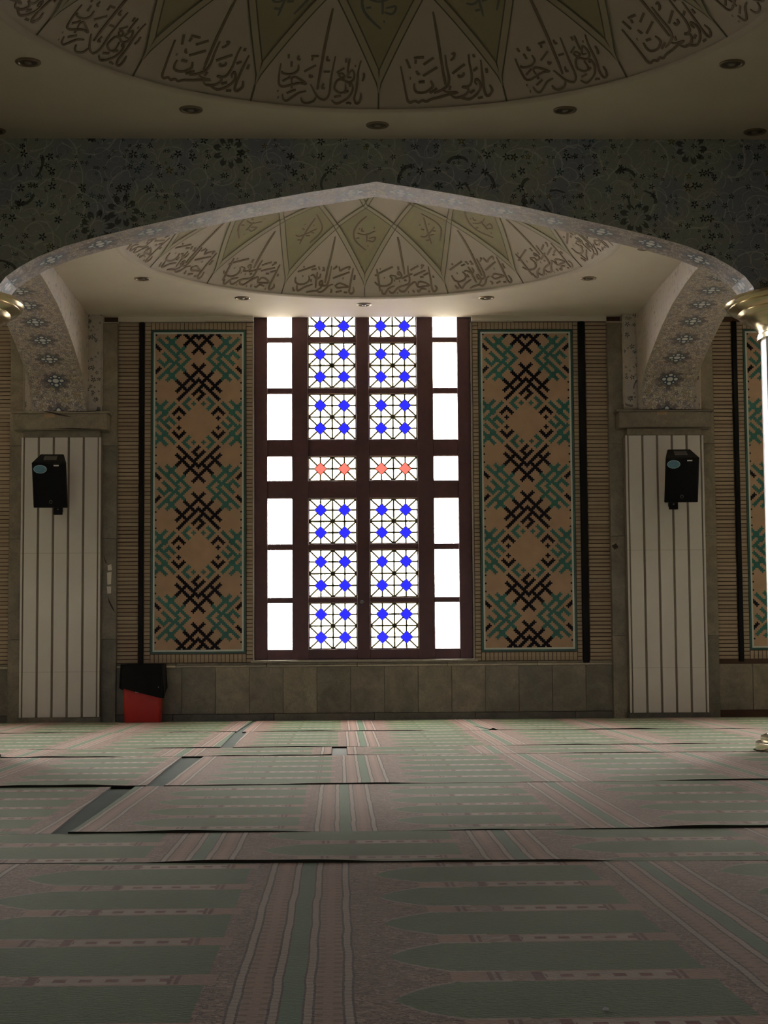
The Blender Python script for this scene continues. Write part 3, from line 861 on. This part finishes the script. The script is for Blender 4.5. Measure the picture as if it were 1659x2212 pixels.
# ------------------------------------------------------------------ the stained glass window
WX = X0-.0135; GY = WALL_Y+.10          # glass plane
ROWS = [(4.809, 5.10, 'b'), (4.162, 4.739, 'b'), (3.506, 4.086, 'b'), (2.988-.0, 3.291, 'r'), (2.193, 2.761, 'b'), (1.524, 2.118, 'b'), (.881, 1.455, 'b')]
COLS = [(-1.1945, -.891, 's'), (-.683, -.0835, 'c'), (.0835, .683, 'c'), (.891, 1.1945, 's')]
win = empty('window_1', (WX, GY, .749)); struct(win, 'tall maroon framed window with blue and red diamond panes in clear lattice glass')
O = Vector((WX, GY, .749))
def wbar(name, x0, x1, z0, z1, d0=-.055, d1=.05, bev=.008):
    b = MB(); b.box(x0, x1, d0, d1, z0-.749, z1-.749); return b.build(name, 'wood', win, bevel=bev)
TOPZ = 5.34
for (a, b) in ((-1.3625, -1.1945), (-.891, -.683), (-.0835, .0835), (.683, .891), (1.1945, 1.3625)):
    wbar('mullion', a, b, .749, TOPZ, -.06)
wbar('bottom_rail', -1.3625, 1.3625, .749, .881, -.050)
for z0, z1 in ((3.291, 3.506), (2.761, 2.988)): wbar('transom', -1.1945, 1.1945, z0, z1, -.052)
for z0, z1 in ((4.739, 4.809), (4.086, 4.162), (2.118, 2.193), (1.455, 1.524), (5.10, 5.17)):
    for (a, b, _) in COLS: wbar('glazing_bar', a-.004, b+.004, z0, z1, -.035, .035, .006)
wbar('top_rail', -1.3625, 1.3625, 5.25, TOPZ, -.05)
GT = .004
quad_cache = {}
def slab_mesh(poly, key, name, mat):
    if key in quad_cache: return quad_cache[key]
    b = MB(); b.prism(poly, -GT/2, GT/2); me = b.build(name, mat, win); quad_cache[key] = me.data
    bpy.data.objects.remove(me); return quad_cache[key]
pieces = 0; rest = MB()
def put_mesh(name, me, x, z, y=0.):
    o = bpy.data.objects.new(name, me); COL.objects.link(o); o.parent = win; o.location = (x, y, z); return o
for (z0, z1, kind) in ROWS:
    for (x0, x1, ck) in COLS:
        zb0, zb1 = z0-.749, z1-.749
        if ck == 's':
            b = MB(); b.box(x0, x1, -GT/2, GT/2, zb0, zb1); b.build('side_pane', 'clear', win); continue
        two = (z1-z0) > .45
        ny = 2 if two else 1
        cw, ch = (x1-x0)/2, (z1-z0)/ny
        lat = MB(); lw = .0118
        def line(ax, az, bx, bz, w=lw):
            d = Vector((bx-ax, bz-az)); n = Vector((-d.y, d.x)).normalized()*w
            poly = [(ax-n.x, az-n.y), (bx-n.x, bz-n.y), (bx+n.x, bz+n.y), (ax+n.x, az+n.y)]
            lat.prism(poly, -.010, .010)
        for i in range(2):
            for j in range(ny):
                cx, cz = x0+cw*(i+.5), zb0+ch*(j+.5); hw, hh = cw/2, ch/2; q = .080
                key = (round(cw, 4), round(ch, 4))
                dm = slab_mesh([(0, -q), (q, 0), (0, q), (-q, 0)], ('d', kind), 'coloured_diamond', 'blue' if kind == 'b' else 'redglass')
                put_mesh('blue_diamond' if kind == 'b' else 'red_diamond', dm, cx, cz)
                for sx in (1, -1):
                    for sz in (1, -1):
                        for side in (0, 1):
                            C_, Mh, V_, E_ = (sx*hw, sz*hh), ((sx*hw, 0) if side == 0 else (0, sz*hh)), ((sx*q, 0) if side == 0 else (0, sz*q)), (sx*q/2, sz*q/2)
                            poly = [C_, Mh, V_, E_]
                            ar = sum(poly[k][0]*poly[(k+1) % 4][1]-poly[(k+1) % 4][0]*poly[k][1] for k in range(4))
                            if ar < 0: poly = poly[::-1]
                            if pieces < 296:
                                me = slab_mesh(poly, key+(sx, sz, side), 'clear_quarry', 'clear')
                                put_mesh('clear_quarry', me, cx, cz)
                            else: rest.prism([(cx+p[0], cz+p[1]) for p in poly], -GT/2, GT/2)
                            pieces += 1
                        line(cx+sx*hw, cz+sz*hh, cx+sx*q/2, cz+sz*q/2)
                for (ax, az, bx, bz) in ((hw, 0, q, 0), (-hw, 0, -q, 0), (0, hh, 0, q), (0, -hh, 0, -q)): line(cx+ax, cz+az, cx+bx, cz+bz)
                for (ax, az, bx, bz) in ((q, 0, 0, q), (0, q, -q, 0), (-q, 0, 0, -q), (0, -q, q, 0)): line(cx+ax, cz+az, cx+bx, cz+bz, .006)
        line(x0+cw, zb0, x0+cw, zb1)
        if ny == 2: line(x0, zb0+ch, x1, zb0+ch)
        for (ax, az, bx, bz) in ((x0, zb0, x1, zb0), (x0, zb1, x1, zb1), (x0, zb0, x0, zb1), (x1, zb0, x1, zb1)): line(ax, az, bx, bz, .012)
        lat.build('lattice', 'came', win)
stuff(rest.build('small_quarries', 'clear', win))
# small round door knob on the centre stile
kb = MB(); kb.lathe([(.018, 0.), (.024, .012), (.022, .03), (.010, .038)], 16)
k = kb.build('knob', 'grey', win, smooth=True); k.rotation_euler = (radians(90), 0, 0); k.location = (-.02, -.06, 1.46-.749)
# plain windows of the neighbouring bays
for i, kx in enumerate((-1, 1)):
    w2 = empty('window_%d' % (i+2), (WX+kx*BAY_X, GY, .749)); struct(w2)
    b = MB()
    for (a, c) in ((-1.3625, -1.1945), (-.891, -.683), (-.0835, .0835), (.683, .891), (1.1945, 1.3625)): b.box(a, c, -.05, .05, 0, TOPZ-.749)
    for (z0, z1) in ((.749, .881), (3.291, 3.506), (2.761, 2.988)): b.box(-1.3625, 1.3625, -.04, .04, z0-.749, z1-.749)
    b.build('window_frame', 'wood', w2)
    b = MB(); b.box(-1.3, 1.3, -.002, .002, .1, 4.5); b.build('pane', 'clear', w2)

# ------------------------------------------------------------------ pilasters on the window wall
def pilaster(s, label):
    cx = X0+s*COL_X
    r = empty('pilaster', (cx, WALL_Y, 0)); 
    zs = [.0, 1.02, 2.26, 3.42, 4.955]
    for side in (-1, 1):
        for a, b in zip(zs, zs[1:]):
            m = MB(); x0, x1 = (.455, .662) if side > 0 else (-.662, -.455)
            m.box(x0, x1, -.105, 0., a+.0015, b-.0015); ck = m.build('marble_cheek', 'marble', r, bevel=.003)
            if side == -s and a == 1.02: cheek = ck
    for side in (-1, 1):
        m = MB(); x0, x1 = (.45, .675) if side > 0 else (-.675, -.45); m.box(x0, x1, -.112, 0., 4.957, 4.972); m.build('cheek_cap', 'marble_light', r)
    m = MB(); m.box(-.485, .485, -.190, 0., 3.80, ZC); m.build('floral_upper_panel', 'floral_strip', r)
    for side in (-1, 1):
        m = MB(); x = side*.478; m.box(x-.010, x+.010, -.198, -.19, 3.82, ZC-.01); m.build('edge_bead', 'marble_light', r)
    m = MB(); m.box(-.487, .487, -.255, 0., .072, 3.505); sh = m.build('shaft', 'flute_gap', r)
    x = -.487; strips = [.023, .018]+[.1525, .0275]*4+[.1525, .018, .0235]
    tot = sum(strips); k = .974/tot; first_ = None
    for i, w in enumerate(strips):
        w *= k
        if i % 2 == 0:
            m = MB(); m.box(x, x+w, -.272, -.25, .074, 3.503); m.build('flute_strip', 'fluted', sh, bevel=.003)
        x += w
    m = MB(); m.box(-.465, .465, -.262, 0., 3.505, 3.588); m.build('neck', 'marble', r, bevel=.004)
    m = MB(); m.box(-.575, .575, -.345, 0., 3.588, 3.790); cap = m.build('capital_block', 'marble', r, bevel=.006)
    m = MB(); m.box(-.605, .605, -.362, 0., 3.790, 3.817); m.build('capital_ledge', 'marble', r, bevel=.004)
    m = MB(); m.box(-.505, .505, -.290, 0., .0, .072); m.build('plinth', 'marble_dark', r, bevel=.005)
    # chips and cracks in the marble capital
    def shard(name, poly, y, mat, t=.006):
        a = sum(poly[i][0]*poly[(i+1) % len(poly)][1]-poly[(i+1) % len(poly)][0]*poly[i][1] for i in range(len(poly)))
        if a < 0: poly = poly[::-1]
        m = MB(); m.prism(poly, y-t, y); m.build(name, mat, cap if poly[0][1] > 3.5 else cheek)
    if s < 0:
        shard('crack', [(-.20, 3.818), (-.13, 3.808), (-.05, 3.793), (.04, 3.770), (.15, 3.742), (.06, 3.752), (-.02, 3.765), (-.10, 3.790), (-.19, 3.806)], -.3625, 'gap', .003)
        shard('crack', [(.05, 3.818), (.12, 3.819), (.40, 3.815), (.44, 3.806), (.12, 3.808)], -.3625, 'gap', .003)
        shard('exposed_patch', [(-.20, 3.79), (-.08, 3.785), (-.06, 3.75), (-.08, 3.735), (-.20, 3.738)], -.346, 'clay')
        shard('crack', [(-.56, 3.592), (-.1, 3.60), (.1, 3.612), (.3, 3.602), (.56, 3.592), (.3, 3.590), (.0, 3.597)], -.346, 'gap', .002)
        for poly in ([(.555, 1.93), (.60, 1.945), (.61, 1.87), (.56, 1.865)], [(.55, 1.84), (.605, 1.85), (.60, 1.70), (.555, 1.69)], [(.548, 1.67), (.602, 1.668), (.60, 1.585), (.556, 1.58)]):
            shard('bare_plaster_patch', poly, -.106, 'plaster_white')
        shard('crack', [(.505, 2.06), (.53, 1.99), (.545, 1.95), (.535, 1.95), (.52, 1.99)], -.106, 'gap', .003)
        shard('crack', [(.56, 1.56), (.58, 1.50), (.62, 1.42), (.655, 1.34), (.61, 1.40), (.57, 1.48)], -.106, 'gap', .003)
    else:
        shard('exposed_patch', [(-.10, 3.79), (.02, 3.787), (.03, 3.755), (-.02, 3.75), (-.05, 3.76), (-.10, 3.745)], -.346, 'clay')
        shard('crack', [(-.56, 3.818), (-.10, 3.816), (.0, 3.811), (.07, 3.816), (.57, 3.815), (.3, 3.807), (-.2, 3.809)], -.3625, 'gap', .003)
        shard('crack', [(-.56, 3.592), (-.2, 3.598), (.2, 3.594), (.56, 3.598), (.3, 3.588), (-.3, 3.588)], -.346, 'gap', .002)
        shard('dark_chip', [(-.655, 2.14), (-.60, 2.17), (-.57, 2.12), (-.62, 2.09)], -.106, 'gap', .003)
    tag(r, label, 'pilaster')
pilaster(-1, 'white fluted pilaster with chipped marble capital beside the red bin')
pilaster(1, 'white fluted pilaster with marble capital on the side without the red bin')

# ------------------------------------------------------------------ columns under the arch
def column(s, label):
    r = empty('column', (X0+s*COL_X, COL_Y, 0))
    m = MB(); m.lathe([(.63, .0), (.635, .02), (.635, .075), (.62, .088), (.585, .092), (.592, .105), (.590, .130), (.565, .142), (.545, .150), (.535, .19), (.520, .20)], 64)
    m.build('base', 'brass', r, smooth=True)
    m = MB(); m.lathe([(.512, .195), (.512, 3.44)], 64); shf = m.build('shaft', 'enamel', r, smooth=True)
    for a in range(0, 360, 45):
        q = MB(); c, sn = cos(radians(a+12)), sin(radians(a+12))
        q.box(-.004, .004, -.003, .003, .2, 3.43); o = q.build('shaft_seam', 'grey', shf); o.location = (.512*c, .512*sn, 0); o.rotation_euler = (0, 0, radians(a+12))
    m = MB(); m.lathe([(.513, 3.418), (.540, 3.424), (.543, 3.462), (.528, 3.474), (.532, 3.500), (.548, 3.528), (.572, 3.556), (.605, 3.580), (.640, 3.598), (.672, 3.612), (.690, 3.630),
                       (.700, 3.642), (.698, 3.650), (.728, 3.664), (.752, 3.676), (.772, 3.690), (.768, 3.700), (.792, 3.712), (.803, 3.730), (.800, 3.752), (.780, 3.766), (.74, 3.775)], 72)
    m.build('capital', 'brass', r, smooth=True)
    tag(r, label, 'column')
column(-1, 'round white column with brass capital standing on the red bin side of the arch')
column(1, 'round white column with brass capital in front of the half hidden mosaic panel')

# ------------------------------------------------------------------ loudspeakers on the pilasters
def speaker(cx, cz, yaw, tabx, label):
    r = empty('loudspeaker', (cx, 20.715, cz)); r.rotation_euler = (radians(23), 0, radians(yaw))
    w, bw, h, d = .205, .140, .285, .18
    m = MB()
    P = [(-w, -d, -h), (w, -d, -h), (bw, d, -h), (-bw, d, -h), (-w, -d, h), (w, -d, h), (bw, d, h), (-bw, d, h)]
    m.idx(P, [(0, 3, 2, 1), (4, 5, 6, 7), (0, 1, 5, 4), (1, 2, 6, 5), (2, 3, 7, 6), (3, 0, 4, 7)])
    cab = m.build('cabinet', 'black', r, bevel=.008)
    m = MB(); m.box(-w+.012, w-.012, -d-.008, -d+.004, -h+.014, h-.014); m.build('grille', 'black_cloth', cab, bevel=.004)
    def disc(name, cx_, cz_, rx, rz, y, mat, t=.003, n=32):
        m = MB(); m.prism([(cx_+rx*cos(2*pi*i/n), cz_+rz*sin(2*pi*i/n)) for i in range(n)], y-t, y); return m.build(name, mat, cab)
    disc('sticker_border', -.105, .205, .078, .052, -d-.008, 'sticker_rim'); disc('sticker', -.105, .205, .071, .045, -d-.0112, 'sticker', .002)
    m = MB(); m.box(.055, .115, -d-.011, -d-.007, .243, .258); m.build('white_tag', 'white', cab)
    disc('badge_ring', .005, -.205, .020, .022, -d-.008, 'grey'); disc('badge', .005, -.205, .014, .016, -d-.0112, 'black', .002)
    # handle cup in the top
    m = MB()
    for (a, b, c, e) in ((-.075, .075, -.075, -.055), (-.075, .075, .065, .085), (-.075, -.055, -.055, .065), (.055, .075, -.055, .065)):
        m.box(a, b, c, e, h-.002, h+.006)
    m.build('handle_rim', 'grey', cab)
    m = MB(); m.box(-.055, .055, -.055, .065, h-.001, h+.002); m.build('handle_cup', 'lamp_dark', cab)
    # wall bracket, upright in the room: turned back by the tilt
    bk = MB(); bk.box(tabx-.055, tabx+.055, -.02, .02, -.075, .075); b = bk.build('bracket_foot', 'black', r, bevel=.006)
    b.location = (0, -.035, -h-.055); b.rotation_euler = (radians(-23), 0, 0)
    bk = MB(); bk.box(tabx-.03, tabx+.03, 0, .335, -.025, .025); b = bk.build('bracket_arm', 'black', r); b.location = (0, -.03, -h-.05); b.rotation_euler = (radians(-23), 0, 0)
    m = MB(); m.lathe([(.010, 0), (.010, .008), (.004, .010)], 12); o = m.build('bracket_screw', 'grey', r); o.rotation_euler = (radians(90-23), 0, 0); o.location = (tabx, -.055, -h-.058)
    tag(r, label, 'loudspeaker')
M['sticker'] = plain('blue_sticker', (.085, .20, .28), .5, var=.35, scale=40.)
M['sticker_rim'] = plain('pale_blue_sticker_rim', (.30, .42, .46), .5)
speaker(X0-3.785, 2.925, 3, .070, 'black tilted loudspeaker on the pilaster beside the red bin')
speaker(X0+3.840, 2.955, -4, -.075, 'black tilted loudspeaker on the pilaster without a bin beside it')

# ------------------------------------------------------------------ red bin with black liner
def rrect(hw, hd, rad, n=5):
    out = []
    for (sx, sy, a0) in ((1, 1, 0), (-1, 1, 90), (-1, -1, 180), (1, -1, 270)):
        for i in range(n+1):
            a = radians(a0+90*i/n); out.append((sx*(hw-rad)+rad*cos(a), sy*(hd-rad)+rad*sin(a)))
    return out
def bin_():
    r = empty('waste_bin', (X0-2.708, WALL_Y-.30, .0))
    lev = [(.0, .205, .165), (.02, .212, .170), (.30, .222, .178), (.50, .230, .185), (.66, .236, .190), (.672, .245, .198), (.688, .245, .198)]
    m = MB(); rows = [[(x, y, z) for x, y in rrect(hw, hd, .035)] for z, hw, hd in lev]; n = len(rows[0])
    for a, b in zip(rows, rows[1:]):
        for i in range(n): m.face([a[i], a[(i+1) % n], b[(i+1) % n], b[i]])
    m.face(rows[0][::-1]); body = m.build('bin_body', 'red', r, smooth=True)
    # liner folded over the rim
    m = MB(); per = rrect(.258, .212, .03, 8); n = len(per); rnd = random.Random(3)
    drop = []
    for i in range(n):
        a = atan2(per[i][1], per[i][0])
        d = .30+.035*sin(3.1*a+.6)+.02*sin(7*a)+rnd.uniform(-.012, .012)
        x, y = per[i]
        if y < 0: d = .285+.05*(1-min(1, abs(x+.02)/.16))+(.05 if x > .16 else 0)
        if x > .20 and y < -.05: d += .075
        drop.append(d)
    levels = (0., .04, .12, .25, .5, .75, 1.)
    rows = []
    inn = [(x*.90, y*.90, .62) for x, y in per]; top = [(x*.985, y*.985, .712+.004*sin(5*i)) for i, (x, y) in enumerate(per)]
    rows += [inn, top]
    for q in levels[1:]:
        rows.append([(x*(1+.045*q+.02*sin(i*1.9)*q), y*(1+.05*q+.03*sin(i*2.3)*q), .712-drop[i]*q) for i, (x, y) in enumerate(per)])
    for a, b in zip(rows, rows[1:]):
        for i in range(n): m.face([b[i], b[(i+1) % n], a[(i+1) % n], a[i]])
    m.face(inn[::-1]); m.build('bin_liner', 'black_bag', r, smooth=True)
    # pale wire bail under the liner edge
    b = MB()
    b.box(-.078, .052, -.191, -.185, .372, .379); b.box(.046, .053, -.191, -.185, .372, .412); b.box(-.078, -.071, -.191, -.185, .372, .392)
    b.build('wire_bail', 'white', body)
    b = MB(); b.lathe([(.001, -.006), (.007, -.003), (.007, .003), (.001, .006)], 10); o = b.build('rivet', 'white', r); o.location = (.205, -.212, .437); o.rotation_euler = (radians(90), 0, 0)
    tag(r, 'red plastic waste bin with a black liner folded over its rim', 'waste bin')
bin_()

# ------------------------------------------------------------------ prayer carpets
CT = .014
def carpet(x0, x1, near, far, ref, label, edge_l=None, edge_r=None, bumps=(), wave=.006, seed=1):
    """near/far: functions of x giving the y of the ends; edge_l / edge_r: x offsets (at near, at far)"""
    rn = random.Random(seed); ph = [rn.uniform(0, 6.28) for _ in range(6)]
    nx = max(4, int((x1-x0)/.06)); fr = [0., .004, .010, .025, .06, .12, .25, .5, .75, .9, .97, 1.]
    def z(x, f, ylen):
        d = f*ylen
        e = math.exp(-d/.10); e2 = math.exp(-(1-f)*ylen/.12)
        h = wave*e*max(0, .55+.6*sin(2.1*x+ph[0])+.35*sin(5.3*x+ph[1])+.2*sin(13*x+ph[2]))
        for bx, bh, bw in bumps: h += bh*math.exp(-((x-bx)/bw)**2)*math.exp(-d/.14)
        return CT+h
    m = MB(); V = []
    for j, f in enumerate(fr):
        for i in range(nx+1):
            g = i/nx
            a = x0+(edge_l[0]+(edge_l[1]-edge_l[0])*f if edge_l else 0)
            b = x1+(edge_r[0]+(edge_r[1]-edge_r[0])*f if edge_r else 0)
            if edge_r: b += .005*sin(4*f+ph[2])
            if edge_l: a += .004*sin(4*f+ph[5])
            x = a+(b-a)*g; ya = near(x)+.010*sin(1.7*x+ph[1])+.006*sin(4.9*x+ph[4]); yb = far(x)
            y = ya+(yb-ya)*f
            V.append((x-ref[0], y-ref[1], z(x, f, yb-ya)))
    W = nx+1; m.v = list(V); nb = len(V)
    for j in range(len(fr)-1):
        for i in range(nx):
            m.f.append((j*W+i, j*W+i+1, (j+1)*W+i+1, (j+1)*W+i)); m.mi.append(0)
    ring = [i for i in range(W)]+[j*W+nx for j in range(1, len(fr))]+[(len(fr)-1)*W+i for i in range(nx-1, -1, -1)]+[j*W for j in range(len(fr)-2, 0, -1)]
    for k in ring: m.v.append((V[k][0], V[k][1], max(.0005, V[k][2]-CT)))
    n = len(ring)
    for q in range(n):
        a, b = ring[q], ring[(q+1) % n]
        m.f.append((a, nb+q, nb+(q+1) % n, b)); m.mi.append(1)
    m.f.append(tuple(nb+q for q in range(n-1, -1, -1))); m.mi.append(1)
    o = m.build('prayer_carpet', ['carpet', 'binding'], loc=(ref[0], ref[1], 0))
    tag(o, label, 'carpet')
    return o
CL, CR = -7.2, 7.8
eE = lambda x: 6.935-.045*x; eD = lambda x: 8.115-.01*x; eC = lambda x: 10.965+.02*x
eB = lambda x: 14.02
def hole(x):
    for s in (-1, 1):
        d = abs(x-(X0+s*COL_X))
        if d < .66: return sqrt(.66*.66-d*d)
    return 0.
eBn = lambda x: max(eB(x), COL_Y+hole(x)) if hole(x) else eB(x)
eBf = lambda x: (min(eB(x), COL_Y-hole(x)) if hole(x) else eB(x))-g
eA = lambda x: 15.235; eZ = lambda x: 18.20-.03*x
g = .018
carpet(CL, CR, lambda x: -5.0, lambda x: eE(x)-g, (-.1153, 5.950), 'widest green prayer carpet with pink niche bands and a white scrap on it', seed=2)
carpet(CL, CR, eE, lambda x: eD(x)-g, (-.57, 7.36), 'narrow unbroken carpet row between the widest carpet and the first gapped row', seed=3, wave=.008)
carpet(CL, -1.345, eD, lambda x: eC(x)-g, (.031, 8.60), 'prayer carpet left of the straight floor gap in the first gapped row', edge_r=(0., -.085), seed=4, wave=.008)
carpet(-1.262, CR, eD, lambda x: eC(x)-g, (.031, 8.60), 'prayer carpet right of the straight floor gap in the first gapped row', edge_l=(0., -.018), seed=5, wave=.008)
carpet(CL, -1.215, eC, eBf, (.174, 11.25), 'prayer carpet left of the curved floor gap in front of the short carpet strips', edge_r=(0., -.055), seed=6, wave=.010)
carpet(-1.105, CR, eC, eBf, (.174, 11.25), 'prayer carpet right of the curved floor gap in front of the short carpet strips', edge_l=(0., .015), seed=7)
carpet(CL, -.062, eBn, lambda x: eA(x)-g, (.0, 14.35), 'short carpet strip with raised dark edge on the bin side of the small pale gap', seed=8, wave=.010)
carpet(.070, CR, eBn, lambda x: eA(x)-g, (.0, 14.35), 'short carpet strip reaching from the small pale gap to the brass column', seed=9, wave=.004)
carpet(CL, -1.040, eA, lambda x: eZ(x)-g, (.22, 15.55), 'prayer carpet on the bin side of the gap, one row before the window wall', edge_r=(0., -.055), seed=10)
carpet(-.930, CR, eA, lambda x: eZ(x)-g, (.22, 15.55), 'prayer carpet under the window light, one row before the window wall', edge_l=(0., -.045), seed=11)
carpet(CL, -1.075, eZ, lambda x: WALL_Y-(.53 if abs(x-(X0-2.708)) < .30 else .30), (.25, 18.6), 'prayer carpet against the skirting with the red bin behind it', edge_r=(0., .02), seed=12, wave=.008)
carpet(-1.020, CR, eZ, lambda x: WALL_Y-.30, (.25, 18.6), 'prayer carpet against the skirting below the stained glass window', edge_l=(0., .02), seed=13, wave=.008, bumps=((1.62, .022, .035),))

m = MB(); m.box(-.058, .062, .0, 1.10, .0005, .004); o = m.build('floor_sheet', 'pale_sheet', loc=(.003, 14.05, 0))
tag(o, 'small pale sheet showing in the gap between the two short carpet strips', 'sheet')
# white scrap lying on the nearest carpet
m = MB(); m.idx([(-.013, -.010, 0), (.010, -.012, .001), (.014, .006, .003), (-.008, .012, .001), (0, 0, .012), (-.006, -.004, .009), (.008, .003, .008)],
               [(0, 3, 2, 1), (0, 1, 5), (1, 6, 5), (1, 2, 6), (2, 4, 6), (2, 3, 4), (3, 5, 4), (3, 0, 5), (4, 5, 6)])
o = m.build('paper_scrap', 'white', loc=(.617, 4.06, CT+.001)); o.scale = (.6, .6, .6); tag(o, 'tiny crumpled white paper scrap on green carpet', 'paper')
